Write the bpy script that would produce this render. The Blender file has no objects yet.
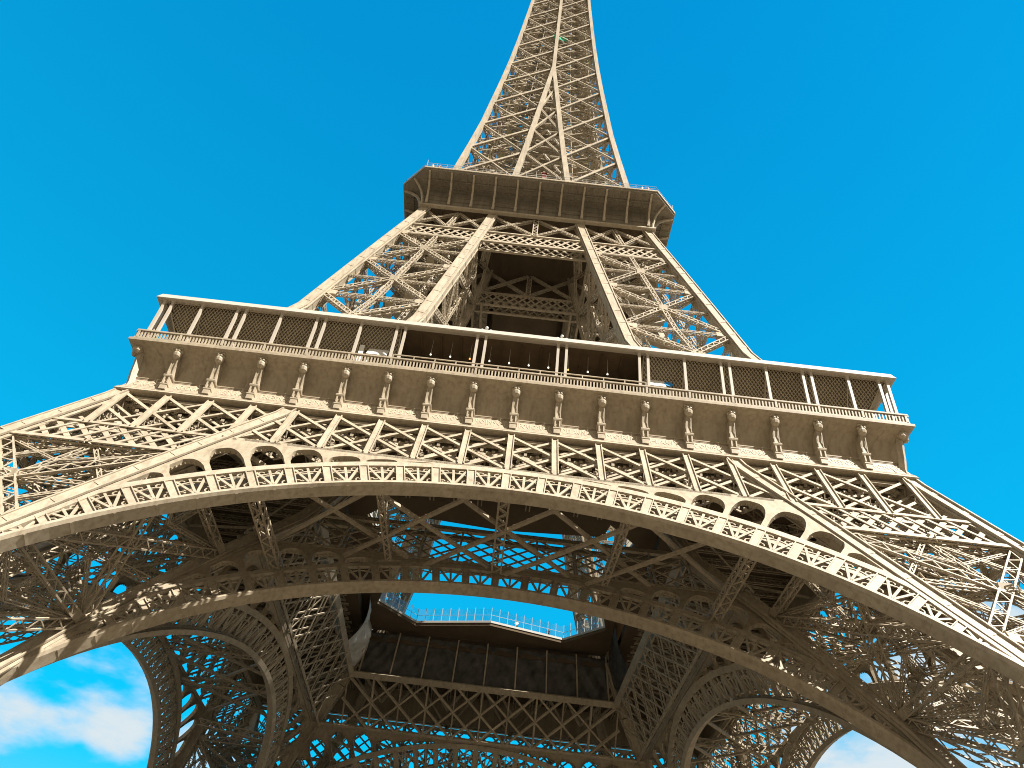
import bpy, math, random
import numpy as np
from mathutils import Vector, Matrix

random.seed(7)
rad = math.radians
sc = bpy.context.scene
col = sc.collection

# ------------------------------------------------------------------ camera
CAM = dict(loc=(0.065, -85.523, 7.202), yaw=-0.0278, pitch=0.7118, roll=0.1312, f=791.07, cx=-16.61, cy=53.39)
cd = bpy.data.cameras.new('camera')
co = bpy.data.objects.new('camera', cd)
col.objects.link(co)
cd.sensor_fit = 'HORIZONTAL'
cd.sensor_width = 36.0
cd.lens = CAM['f'] / 1024 * 36.0
sc.cycles.filter_width = 1.0
sc.cycles.diffuse_bounces = 2
cd.shift_x = -CAM['cx'] / 1024
cd.shift_y = CAM['cy'] / 1024
cd.clip_start, cd.clip_end = 0.1, 20000
_y, _p, _r = CAM['yaw'], CAM['pitch'], CAM['roll']
_f = Vector((math.sin(_y) * math.cos(_p), math.cos(_y) * math.cos(_p), math.sin(_p)))
_rt = Vector((math.cos(_y), -math.sin(_y), 0))
_u = _rt.cross(_f)
_r2 = math.cos(_r) * _rt + math.sin(_r) * _u
_u2 = -math.sin(_r) * _rt + math.cos(_r) * _u
M = Matrix((_r2, _u2, -_f)).transposed().to_4x4()
M.translation = Vector(CAM['loc'])
co.matrix_world = M
sc.camera = co

# ------------------------------------------------------------------ light
SUN_DIR = Vector((1.40, -1.0, 2.0)).normalized()
sun_el = math.asin(SUN_DIR.z)
sun_az = math.atan2(SUN_DIR.x, SUN_DIR.y)          # clockwise from +Y
ld = bpy.data.lights.new('sun', 'SUN')
ld.energy = 5.0
ld.angle = rad(0.5)
ld.color = (1.0, 0.96, 0.90)
lo = bpy.data.objects.new('sun', ld)
col.objects.link(lo)
lo.rotation_euler = SUN_DIR.to_track_quat('Z', 'Y').to_euler()

world = bpy.data.worlds.new('World')
sc.world = world
world.use_nodes = True
nt = world.node_tree
nt.nodes.clear()
out = nt.nodes.new('ShaderNodeOutputWorld')
bg = nt.nodes.new('ShaderNodeBackground')
bg.inputs['Strength'].default_value = 0.059
sky = nt.nodes.new('ShaderNodeTexSky')
sky.sky_type = 'NISHITA'
sky.sun_disc = False
sky.sun_elevation = sun_el
sky.sun_rotation = sun_az
sky.air_density = 1.0
sky.dust_density = 0.0
sky.ozone_density = 2.0
tc = nt.nodes.new('ShaderNodeTexCoord')
tint = nt.nodes.new('ShaderNodeMix')
tint.data_type = 'RGBA'
tint.blend_type = 'MULTIPLY'
tint.inputs[0].default_value = 1.0
tint.inputs[7].default_value = (0.008, 1.80, 2.05, 1)
nt.links.new(sky.outputs[0], tint.inputs[6])
evn = nt.nodes.new('ShaderNodeMix')               # even out the clear sky a little
evn.data_type = 'RGBA'
evn.inputs[0].default_value = 0.62
sepz = nt.nodes.new('ShaderNodeSeparateXYZ')
nt.links.new(tc.outputs['Generated'], sepz.inputs[0])
grd = nt.nodes.new('ShaderNodeValToRGB')
grd.color_ramp.elements[0].position, grd.color_ramp.elements[0].color = 0.40, (0.004, 0.40, 0.66, 1)
grd.color_ramp.elements[1].position, grd.color_ramp.elements[1].color = 0.97, (0.001, 0.195, 0.48, 1)
nt.links.new(sepz.outputs['Z'], grd.inputs[0])
gsc = nt.nodes.new('ShaderNodeMix')
gsc.data_type = 'RGBA'
gsc.blend_type = 'MULTIPLY'
gsc.inputs[0].default_value = 1.0
gsc.inputs[7].default_value = (10, 10, 10, 1)
nt.links.new(grd.outputs[0], gsc.inputs[6])
nt.links.new(gsc.outputs[2], evn.inputs[7])
nt.links.new(tint.outputs[2], evn.inputs[6])
# broken white clouds low over the horizon, placed by direction


def wmath(op, a, b=None, c=None):
    n = nt.nodes.new('ShaderNodeMath')
    n.operation = op
    for i, v in enumerate((a, b, c)):
        if v is None:
            continue
        if isinstance(v, (int, float)):
            n.inputs[i].default_value = v
        else:
            nt.links.new(v, n.inputs[i])
    return n.outputs[0]


mp = nt.nodes.new('ShaderNodeMapping')
mp.inputs['Scale'].default_value = (1.0, 1.0, 2.4)
nt.links.new(tc.outputs['Generated'], mp.inputs[0])
nz = nt.nodes.new('ShaderNodeTexNoise')
nz.inputs['Scale'].default_value = 7.0
nz.inputs['Detail'].default_value = 9.0
nz.inputs['Roughness'].default_value = 0.55
nt.links.new(mp.outputs[0], nz.inputs[0])


def cloud_bank(direction, half_deg, gain):
    d = Vector(direction).normalized()
    vm = nt.nodes.new('ShaderNodeVectorMath')
    vm.operation = 'DOT_PRODUCT'
    nt.links.new(tc.outputs['Generated'], vm.inputs[0])
    vm.inputs[1].default_value = d
    c0, c1 = math.cos(rad(half_deg)), math.cos(rad(half_deg * 0.25))
    mr = nt.nodes.new('ShaderNodeMapRange')
    mr.interpolation_type = 'SMOOTHSTEP'
    mr.inputs[1].default_value, mr.inputs[2].default_value = c0, c1
    mr.inputs[3].default_value, mr.inputs[4].default_value = 0.0, gain
    nt.links.new(vm.outputs['Value'], mr.inputs[0])
    return mr.outputs[0]


def px_dir(px, py):
    return _f + (px - 512 - CAM['cx']) / CAM['f'] * _r2 - (py - 384 - CAM['cy']) / CAM['f'] * _u2


banks = None
for px_, py_, hw, g in ((10, 705, 5.2, 0.56), (60, 690, 5.0, 0.56), (120, 690, 5.2, 0.57), (985, 705, 11, 0.72), (870, 775, 8, 0.78), (215, 735, 4, 0.6)):
    b_ = cloud_bank(px_dir(px_, py_), hw, g)
    banks = b_ if banks is None else wmath('MAXIMUM', banks, b_)
fac = wmath('ADD', banks, wmath('MULTIPLY', wmath('SUBTRACT', nz.outputs['Fac'], 0.5), 1.5))
mr2 = nt.nodes.new('ShaderNodeMapRange')
mr2.interpolation_type = 'SMOOTHSTEP'
mr2.inputs[1].default_value, mr2.inputs[2].default_value = 0.37, 0.80
nt.links.new(fac, mr2.inputs[0])
cmx = nt.nodes.new('ShaderNodeMix')
cmx.data_type = 'RGBA'
cmx.inputs[7].default_value = (5.2, 5.9, 6.3, 1)
nt.links.new(mr2.outputs[0], cmx.inputs[0])
nt.links.new(evn.outputs[2], cmx.inputs[6])
sep = nt.nodes.new('ShaderNodeSeparateXYZ')
nt.links.new(tc.outputs['Generated'], sep.inputs[0])
hz_fill = nt.nodes.new('ShaderNodeMapRange')          # whitish haze below the view, added to warm the shaded iron
hz_fill.interpolation_type = 'SMOOTHSTEP'
hz_fill.inputs[1].default_value, hz_fill.inputs[2].default_value = 0.28, 0.04
nt.links.new(sep.outputs['Z'], hz_fill.inputs[0])
bk_fill = nt.nodes.new('ShaderNodeMapRange')         # unseen bright cloud behind the viewer, added as fill for shaded fronts
bk_fill.interpolation_type = 'SMOOTHSTEP'
bk_fill.inputs[1].default_value, bk_fill.inputs[2].default_value = 0.10, -0.55
nt.links.new(sep.outputs['Y'], bk_fill.inputs[0])
bmx = nt.nodes.new('ShaderNodeMix')
bmx.data_type = 'RGBA'
bmx.inputs[7].default_value = (3.7, 3.2, 2.5, 1)
nt.links.new(bk_fill.outputs[0], bmx.inputs[0])
nt.links.new(cmx.outputs[2], bmx.inputs[6])
hmx = nt.nodes.new('ShaderNodeMix')
hmx.data_type = 'RGBA'
hmx.inputs[7].default_value = (3.4, 2.9, 2.2, 1)
nt.links.new(hz_fill.outputs[0], hmx.inputs[0])
nt.links.new(bmx.outputs[2], hmx.inputs[6])
nt.links.new(hmx.outputs[2], bg.inputs[0])
nt.links.new(bg.outputs[0], out.inputs[0])

sc.view_settings.view_transform = 'Standard'
sc.view_settings.look = 'None'
sc.view_settings.gamma = 1.0
sc.view_settings.exposure = 1.22


# ------------------------------------------------------------------ materials
def mat(name, c, rough=0.6, var=0.12, scale=0.5, metallic=0.0, bump=0.0, streak=0.0, spec=0.35, grime=0.0):
    m = bpy.data.materials.new(name)
    m.use_nodes = True
    t = m.node_tree
    b = t.nodes['Principled BSDF']
    b.inputs['Roughness'].default_value = rough
    b.inputs['Metallic'].default_value = metallic
    b.inputs['Specular IOR Level'].default_value = spec
    g = t.nodes.new('ShaderNodeTexCoord')
    n1 = t.nodes.new('ShaderNodeTexNoise')
    n1.inputs['Scale'].default_value = scale
    n1.inputs['Detail'].default_value = 6
    n1.inputs['Roughness'].default_value = 0.65
    t.links.new(g.outputs['Object'], n1.inputs[0])
    cr = t.nodes.new('ShaderNodeValToRGB')
    cr.color_ramp.elements[0].position = 0.3
    cr.color_ramp.elements[1].position = 0.7
    cr.color_ramp.elements[0].color = (*[v * (1 - var) for v in c], 1)
    cr.color_ramp.elements[1].color = (*[min(1, v * (1 + var)) for v in c], 1)
    t.links.new(n1.outputs['Fac'], cr.inputs[0])
    last = cr.outputs[0]
    if streak:
        mpn = t.nodes.new('ShaderNodeMapping')
        mpn.inputs['Scale'].default_value = (2.2, 2.2, 0.12)
        t.links.new(g.outputs['Object'], mpn.inputs[0])
        n2 = t.nodes.new('ShaderNodeTexNoise')
        n2.inputs['Scale'].default_value = 1.3
        n2.inputs['Detail'].default_value = 5
        t.links.new(mpn.outputs[0], n2.inputs[0])
        r2 = t.nodes.new('ShaderNodeMapRange')
        r2.inputs[1].default_value, r2.inputs[2].default_value = 0.45, 0.75
        r2.inputs[3].default_value, r2.inputs[4].default_value = 0.0, streak
        t.links.new(n2.outputs['Fac'], r2.inputs[0])
        mx = t.nodes.new('ShaderNodeMix')
        mx.data_type = 'RGBA'
        mx.inputs[7].default_value = (c[0] * 0.45, c[1] * 0.38, c[2] * 0.32, 1)
        t.links.new(r2.outputs[0], mx.inputs[0])
        t.links.new(last, mx.inputs[6])
        last = mx.outputs[2]
    if grime:
        n5 = t.nodes.new('ShaderNodeTexNoise')
        n5.inputs['Scale'].default_value = 3.1
        n5.inputs['Detail'].default_value = 8
        n5.inputs['Roughness'].default_value = 0.75
        t.links.new(g.outputs['Object'], n5.inputs[0])
        r5 = t.nodes.new('ShaderNodeMapRange')
        r5.inputs[1].default_value, r5.inputs[2].default_value = 0.5, 0.72
        r5.inputs[3].default_value, r5.inputs[4].default_value = 0.0, grime
        t.links.new(n5.outputs['Fac'], r5.inputs[0])
        m5 = t.nodes.new('ShaderNodeMix')
        m5.data_type = 'RGBA'
        m5.inputs[7].default_value = (c[0] * 0.5, c[1] * 0.43, c[2] * 0.36, 1)
        t.links.new(r5.outputs[0], m5.inputs[0])
        t.links.new(last, m5.inputs[6])
        last = m5.outputs[2]
    t.links.new(last, b.inputs['Base Color'])
    if bump:
        bp = t.nodes.new('ShaderNodeBump')
        bp.inputs['Strength'].default_value = bump
        n3 = t.nodes.new('ShaderNodeTexNoise')
        n3.inputs['Scale'].default_value = scale * 8
        t.links.new(g.outputs['Object'], n3.inputs[0])
        t.links.new(n3.outputs['Fac'], bp.inputs['Height'])
        t.links.new(bp.outputs[0], b.inputs['Normal'])
    return m


PAINT = mat('brown_iron_paint', (0.425, 0.356, 0.254), 0.55, 0.15, 0.35, streak=0.5, spec=0.25, grime=0.45)
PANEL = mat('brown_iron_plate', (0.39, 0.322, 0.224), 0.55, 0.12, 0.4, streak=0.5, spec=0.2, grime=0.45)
SKIRT = mat('darkened_skirt_plate', (0.225, 0.192, 0.14), 0.6, 0.12, 0.6, streak=0.5, spec=0.15, grime=0.4)  # plate's own dull tone, darkened further for the shade under the second floor
FRIEZE = mat('frieze_paint', (0.38, 0.31, 0.22), 0.6, 0.2, 3.0, grime=0.5)
GILT = mat('raised_letters', (0.52, 0.44, 0.31), 0.5, 0.1, 2.0)
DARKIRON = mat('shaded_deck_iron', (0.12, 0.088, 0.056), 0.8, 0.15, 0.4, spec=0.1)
ROOF = mat('gallery_roof_paint', (0.46, 0.40, 0.32), 0.5, 0.06, 0.5)
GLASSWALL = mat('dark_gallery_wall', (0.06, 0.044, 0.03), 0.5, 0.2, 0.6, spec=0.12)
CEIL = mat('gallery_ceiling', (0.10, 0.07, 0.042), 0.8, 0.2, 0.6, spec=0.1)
NET = mat('screen_wire', (0.42, 0.35, 0.24), 0.6, 0.1, 1.0, spec=0.15)
TARP = mat('black_tarpaulin', (0.062, 0.058, 0.05), 0.45, 0.55, 0.7, bump=0.8, spec=0.4)
GREYTARP = mat('grey_tarpaulin', (0.58, 0.56, 0.51), 0.5, 0.35, 0.6, bump=0.6, spec=0.3)
GROUND = mat('pale_gravel', (0.115, 0.09, 0.06), 0.9, 0.15, 0.05)
GREEN = mat('green_netting', (0.03, 0.42, 0.22), 0.6, 0.25, 1.0)
RED = mat('red_paint', (0.22, 0.035, 0.025), 0.5, 0.1, 1.0)
WHITE = mat('white_paint', (0.78, 0.76, 0.70), 0.5, 0.05, 1.0)
BLUE = mat('blue_print', (0.03, 0.26, 0.62), 0.5, 0.1, 1.0)
GREYMETAL = mat('grey_metal', (0.4, 0.38, 0.34), 0.4, 0.1, 1.0)
SKIN = mat('skin', (0.45, 0.28, 0.19), 0.6, 0.05, 1.0)
HAIR = mat('dark_hair', (0.03, 0.02, 0.015), 0.6, 0.1, 1.0)


def emit(name, c, s):
    m = bpy.data.materials.new(name)
    m.use_nodes = True
    b = m.node_tree.nodes['Principled BSDF']
    b.inputs['Base Color'].default_value = (*c, 1)
    b.inputs['Emission Color'].default_value = (*c, 1)
    b.inputs['Emission Strength'].default_value = s
    return m


BULB = emit('white_bulb', (1.0, 0.93, 0.8), 0.8)
OBULB = emit('orange_bulb', (1.0, 0.38, 0.06), 1.0)


def glass(name):
    m = bpy.data.materials.new(name)
    m.use_nodes = True
    t = m.node_tree
    t.nodes.clear()
    o = t.nodes.new('ShaderNodeOutputMaterial')
    mx = t.nodes.new('ShaderNodeMixShader')
    mx.inputs[0].default_value = 0.10
    tr = t.nodes.new('ShaderNodeBsdfTransparent')
    tr.inputs[0].default_value = (0.86, 0.92, 0.93, 1)
    gl = t.nodes.new('ShaderNodeBsdfGlossy')
    gl.inputs['Roughness'].default_value = 0.08
    t.links.new(tr.outputs[0], mx.inputs[1])
    t.links.new(gl.outputs[0], mx.inputs[2])
    t.links.new(mx.outputs[0], o.inputs[0])
    return m


GLASS = glass('clear_pane')


# ------------------------------------------------------------------ mesh builder
class MB:
    def __init__(self):
        self.v = []
        self.f = []
        self.n = 0
        self.bars = []

    def bar(self, p, q, w, d, n=(0, 0, 1)):
        """box from p to q; w across (in the plane normal to n), d along n"""
        self.bars.append((*p, *q, w, d, *n))

    def poly(self, pts, faces):
        pts = np.asarray(pts, float)
        self.v.append(pts)
        self.f.extend([tuple(int(i) + self.n for i in f) for f in faces])
        self.n += len(pts)

    def grid(self, rows, closed=False):
        """rows: list of equal length point rows -> quads"""
        r, c = len(rows), len(rows[0])
        pts = [p for row in rows for p in row]
        fs = []
        for i in range(r - 1):
            for j in range(c - 1 if not closed else c):
                k = (j + 1) % c
                fs.append((i * c + j, i * c + k, (i + 1) * c + k, (i + 1) * c + j))
        self.poly(pts, fs)

    def prism(self, pts, vec):
        """flat polygon pts extruded along vec, closed"""
        a = np.asarray(pts, float)
        b = a + np.asarray(vec, float)
        n = len(a)
        fs = [tuple(range(n))[::-1], tuple(range(n, 2 * n))]
        for i in range(n):
            j = (i + 1) % n
            fs.append((i, j, n + j, n + i))
        self.poly(np.vstack([a, b]), fs)

    def box(self, lo, hi):
        x0, y0, z0 = lo
        x1, y1, z1 = hi
        self.prism([(x0, y0, z0), (x1, y0, z0), (x1, y1, z0), (x0, y1, z0)], (0, 0, z1 - z0))

    def ball(self, c, r, seg=8, rings=5, sz=1.0):
        rows = []
        for i in range(rings + 1):
            t = math.pi * i / rings
            rows.append([(c[0] + r * math.sin(t) * math.cos(2 * math.pi * j / seg),
                          c[1] + r * math.sin(t) * math.sin(2 * math.pi * j / seg),
                          c[2] + sz * r * math.cos(t)) for j in range(seg)])
        self.grid(rows, True)

    def build(self, name, material, parent=None, smooth=False):
        if self.bars:
            B = np.array(self.bars, float)
            p, q, w, d, n = B[:, 0:3], B[:, 3:6], B[:, 6:7], B[:, 7:8], B[:, 8:11]
            t = q - p
            t /= np.maximum(np.linalg.norm(t, axis=1, keepdims=True), 1e-9)
            n = n - (n * t).sum(1, keepdims=True) * t
            ln = np.linalg.norm(n, axis=1, keepdims=True)
            bad = (ln < 1e-4)[:, 0]
            if bad.any():
                alt = np.where(np.abs(t[:, :1]) < 0.9, np.array([[1., 0, 0]]), np.array([[0, 1., 0]]))
                alt = alt - (alt * t).sum(1, keepdims=True) * t
                n[bad] = alt[bad]
                ln = np.linalg.norm(n, axis=1, keepdims=True)
            n /= ln
            s = np.cross(t, n)
            V = np.stack([e + a * s * w / 2 + b * n * d / 2
                          for e in (p, q) for a, b in ((-1, -1), (1, -1), (1, 1), (-1, 1))], 1)
            m = len(B)
            base = self.n + 8 * np.arange(m)[:, None, None]
            F = np.array([(0, 3, 2, 1), (4, 5, 6, 7), (0, 1, 5, 4), (1, 2, 6, 5), (2, 3, 7, 6), (3, 0, 4, 7)])[None]
            F = (base + F).reshape(-1, 4)
            self.v.append(V.reshape(-1, 3))
            self.n += 8 * m
            self.f.extend(map(tuple, F.tolist()))
            self.bars = []
        me = bpy.data.meshes.new(name)
        V = np.vstack(self.v) if self.v else np.zeros((0, 3))
        me.from_pydata(V.tolist(), [], self.f)
        me.materials.append(material)
        me.update()
        if smooth:
            for pl in me.polygons:
                pl.use_smooth = True
        o = bpy.data.objects.new(name, me)
        col.objects.link(o)
        if parent is not None:
            o.parent = parent
        return o

    # ---- a built-up lattice girder: four corner angles and zigzag lacing
    def laced(self, p, q, w, d, n, t=0.13, pitch=None, sides=True, bar=None, faces=(-1, 1)):
        p, q, n = np.asarray(p, float), np.asarray(q, float), np.asarray(n, float)
        L = np.linalg.norm(q - p)
        if L < 0.3:
            return
        a = (q - p) / L
        n = n - (n @ a) * a
        ln = np.linalg.norm(n)
        if ln < 1e-4:
            n = np.array([1., 0, 0]) if abs(a[0]) < 0.9 else np.array([0, 1., 0])
            n = n - (n @ a) * a
            ln = np.linalg.norm(n)
        n = n / ln
        s = np.cross(a, n)
        for i in (-1, 1):
            for j in (-1, 1):
                o = i * s * (w / 2 - t / 2) + j * n * (d / 2 - t / 2)
                self.bar(p + o, q + o, t, t, n)
        pitch = pitch or w * 1.0
        bar = bar or t * 0.7
        k = max(2, int(round(L / pitch)))
        ts = np.linspace(0, L, k + 1)
        for j in faces:
            o = j * n * (d / 2 - 0.03)
            for i in range(k):
                sg = 1 if (i % 2 == 0) else -1
                self.bar(p + a * ts[i] + s * sg * (w / 2 - t / 2) + o, p + a * ts[i + 1] - s * sg * (w / 2 - t / 2) + o, bar, 0.05, n)
        if sides:
            for j in (-1, 1):
                o = j * s * (w / 2 - 0.03)
                for i in range(k):
                    sg = 1 if (i % 2 == 0) else -1
                    self.bar(p + a * ts[i] + n * sg * (d / 2 - t / 2) + o, p + a * ts[i + 1] - n * sg * (d / 2 - t / 2) + o, bar, 0.05, s)


def tag(o, label=None, cat=None, group=None, kind=None):
    if label:
        o['label'] = label
    if cat:
        o['category'] = cat
    if group:
        o['group'] = group
    if kind:
        o['kind'] = kind
    return o


def empty(name, loc=(0, 0, 0), parent=None):
    o = bpy.data.objects.new(name, None)
    o.location = loc
    col.objects.link(o)
    if parent is not None:
        o.parent = parent
    return o


def rot_copies(part, angles):
    """copies of a part and its sub-parts, turned about the tower's axis"""
    res = [part]
    for a in angles:
        c = part.copy()
        col.objects.link(c)
        c.parent = part.parent
        c.rotation_euler = (0, 0, a)
        for ch in part.children:
            d = ch.copy()
            col.objects.link(d)
            d.parent = c
        res.append(c)
    return res


QUARTERS = [math.pi / 2, math.pi, 3 * math.pi / 2]

# ------------------------------------------------------------------ ground
g = MB()
R_ = 6000
g.poly([(-R_, -R_, 5.55), (R_, -R_, 5.55), (R_, R_, 5.55), (-R_, R_, 5.55)], [(0, 1, 2, 3)])
tag(g.build('ground', GROUND), kind='structure')

# ------------------------------------------------------------------ profile of the tower
PZ = [0, 43, 50, 57.6, 75.15, 85.5, 96.2, 110.3, 126.8, 146.3, 173.8, 193.7, 221.5, 276]
PH = [58.8, 38.45, 35.15, 32.1, 25.9, 23.35, 20.7, 17.15, 14.52, 12.4, 10.12, 8.85, 7.4, 5.2]
IZ = [0, 31, 36.7, 41.5, 47, 52, 57.6, 75.05, 89.9, 109.6, 127, 152, 178.4, 300]
IH = [46.2, 31.2, 28.4, 25.4, 22.0, 19.1, 17.3, 12.08, 9.65, 6.59, 4.2, 2.2, 0, 0]


def outer(z):
    return float(np.interp(z, PZ, PH))


def inner(z):
    return float(np.interp(z, IZ, IH))


def planein(z):
    return inner(z) - .3 if z < 57 else inner(z)


def nrm(hf, z):
    if hf is planein and z < 57:
        return np.array([0, -1.0, .58]) / math.hypot(1, .58)
    s = (hf(z + 0.5) - hf(z - 0.5))
    v = np.array([0, -1.0, -s])
    return v / np.linalg.norm(v)


def P(hf, x, z, dep=0.0):
    """point on the front-facing inclined plane y=-hf(z), dep metres behind it"""
    n = nrm(hf, z)
    return np.array([x, -hf(z), z]) - n * dep


tower = empty('iron_lattice_tower')
tag(tower, 'giant beige brown iron lattice tower on four splayed legs joined by arches', 'tower')

# ================================================================== lower legs (front right one, then turned)
LZ = [0.0, 11.0, 22, 32.3, 42.8]


def leg_faces(zs, hf, kf, w, d, t, pitch, horiz=True, double=False, mids=True):
    """lattice on the four sides of a leg whose section runs from kf(z) to hf(z) in x and -y"""
    faces = []
    for kind in range(4):
        b = MB()

        def pt(u, z, dep=0.0):
            o, i = hf(z), kf(z)
            e = o if kind in (0, 1) else i
            m = i + (o - i) * u
            e2 = e - dep if kind in (0, 1) else e + dep
            return np.array([m, -e2, z]) if kind in (0, 2) else np.array([e2, -m, z])
        nn = np.array([0, -1., .42]) if kind in (0, 2) else np.array([1., 0, .42])
        for z0, z1 in zip(zs[:-1], zs[1:]):
            b.laced(pt(0, z0), pt(1, z1), w, d, nn, t, pitch)
            b.laced(pt(1, z0), pt(0, z1), w, d, nn, t, pitch)
            if horiz:
                b.laced(pt(0, z1), pt(1, z1), w * .8, d, nn, t, pitch)
            zm = (z0 + z1) / 2
            if mids and kind in (0, 1):
                b.laced(pt(.5, z0), pt(.5, z1), w * .5, d * .5, nn, t * .7, pitch * .7, sides=False)
                b.laced(pt(0, zm), pt(1, zm), w * .5, d * .5, nn, t * .7, pitch * .7, sides=False)
                for ua, za, ub, zb in ((0, zm, .5, z1), (.5, z1, 1, zm), (0, zm, .5, z0), (.5, z0, 1, zm)):
                    b.laced(pt(ua, za), pt(ub, zb), w * .38, d * .4, nn, t * .7, pitch * .7, sides=False)
            # gusset plates
            c = pt(.5, (z0 + z1) / 2)
            b.bar(c - np.array([0, 0, w * .5]), c + np.array([0, 0, w * .5]), w * 1.0, d + .06, nn)
            for ua, za, ub, zb in ((0, z0, .5, (z0 * 3 + z1) / 4), (1, z0, .5, (z0 * 3 + z1) / 4), (0, z1, .5, (z0 + 3 * z1) / 4), (1, z1, .5, (z0 + 3 * z1) / 4)):
                if w > .9:
                    b.laced(pt(ua, za), pt(ub, zb), .28, .26, nn, .07, .5, sides=False)
            for u in (0, 1):
                c = pt(u, z1)
                c2 = pt(.18 if u == 0 else .82, z1)
                b.bar(c, c * .3 + c2 * .7, w * .8, d + .05, nn)
        faces.append(b)
    return faces


leg = MB()
# horizontal diaphragms and the lift track, stairs inside the leg
for z in LZ[1:] + [16, 26.5, 37.5]:
    o, i = outer(z), inner(z) if z > 30 else outer(z) - 13
    i = inner(z)
    c = [(i, -i), (o, -i), (o, -o), (i, -o)]
    for a, b_ in ((0, 2), (1, 3)):
        leg.laced((*c[a], z), (*c[b_], z), .7, .6, (0, 0, 1), .1, .8)
    for k in range(4):
        m0 = ((c[k][0] + c[(k + 1) % 4][0]) / 2, (c[k][1] + c[(k + 1) % 4][1]) / 2, z)
        m1 = ((c[(k + 1) % 4][0] + c[(k + 2) % 4][0]) / 2, (c[(k + 1) % 4][1] + c[(k + 2) % 4][1]) / 2, z)
        leg.laced(m0, m1, .5, .5, (0, 0, 1), .09, .6)
ZT = [0, 15, 30, 45, 56.5]
for u, v in ((.36, .36), (.64, .64)):
    for z0, z1 in zip(ZT[:-1], ZT[1:]):
        def ip(z):
            o, i = outer(z), inner(z)
            return np.array([i + (o - i) * u, -(i + (o - i) * v), z])
        leg.laced(ip(z0), ip(z1), .8, .7, (1, -1, 0), .11, .9)
# zigzag stair flights
for k in range(14):
    z0, z1 = 2 + k * 3.8, 2 + (k + 1) * 3.8
    zz = [z0, z1]
    pp = []
    for z, u in zip(zz, (.2, .8) if k % 2 == 0 else (.8, .2)):
        o, i = outer(z), inner(z)
        pp.append(np.array([i + (o - i) * u, -(i + (o - i) * .55), z]))
    leg.bar(pp[0], pp[1], 1.1, .18, (0, 0, 1))
    for s_ in (-.6, .6):
        off = np.array([0, s_, 1.0])
        leg.bar(pp[0] + off, pp[1] + off, .08, .08, (0, 0, 1))
        for tt in np.linspace(0, 1, 9):
            q_ = pp[0] * (1 - tt) + pp[1] * tt
            leg.bar(q_ + np.array([0, s_, 0]), q_ + off, .06, .06, (0, 1, 0))
# machinery floor low in the leg
for z in (22,):
    o, i = outer(z), inner(z)
    leg.box((i + 3.0, -o + 3.0, z - .5), (o - 3.0, -i - 5.0, z - .25))
leg = leg.build('leg', PAINT, tower)
RW = 1.15


def rafter(pts, w, hi_n=(0, -1, .43), flange=.16):
    b = MB()
    for p, q in zip(pts[:-1], pts[1:]):
        p, q = np.array(p), np.array(q)
        b.bar(p, q, w, w, hi_n)
        a = (q - p) / np.linalg.norm(q - p)
        L_ = np.linalg.norm(q - p)
        for d_ in np.arange(1.2, L_ - .6, 3.1):
            b.bar(p + a * d_, p + a * (d_ + .55), w * .8, w + .07, hi_n)
            b.bar(p + a * d_, p + a * (d_ + .55), w + .07, w * .8, hi_n)
        for n in (np.array([0, -1., .43]), np.array([1., 0, .43])):
            n = n - (n @ a) * a
            n /= np.linalg.norm(n)
            s = np.cross(a, n)
            for j in (-1, 1):
                for f_ in (-1, 1):
                    o = s * j * (w / 2 - .07) + n * f_ * (w / 2 + flange / 2)
                    b.bar(p + o, q + o, .14, flange, n)
    return b


ZR = [0, 15, 31, 43, 50.5, 57]
for su, sv in ((1, 1), (0, 1), (1, 0), (0, 0)):
    pts = []
    for z in ZR:
        o, i = outer(z) - RW / 2, inner(z) - RW / 2
        pts.append(np.array([o if su else i, -(o if sv else (planein(z) if z < 57 else i)), z]))
    rafter(pts, RW).build('rafter', PAINT, leg)
LZ2 = LZ
for b in leg_faces(LZ2, lambda z: outer(z) - .55, lambda z: inner(z) - .2, .95, .7, .13, .85):
    b.build('lattice_side', PAINT, leg)
rot_copies(leg, QUARTERS)

# ================================================================== trusses under the first floor
CS = 1.106          # slant length per metre of height on the lower faces
S0 = 7.83            # slant height of the arch centre


def s_of(hf):
    return S0


def arch_pt(hf, r, th, dep=0.0):
    s = s_of(hf) + r * math.cos(th)
    return P(hf, r * math.sin(th), s / CS, dep)


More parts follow.
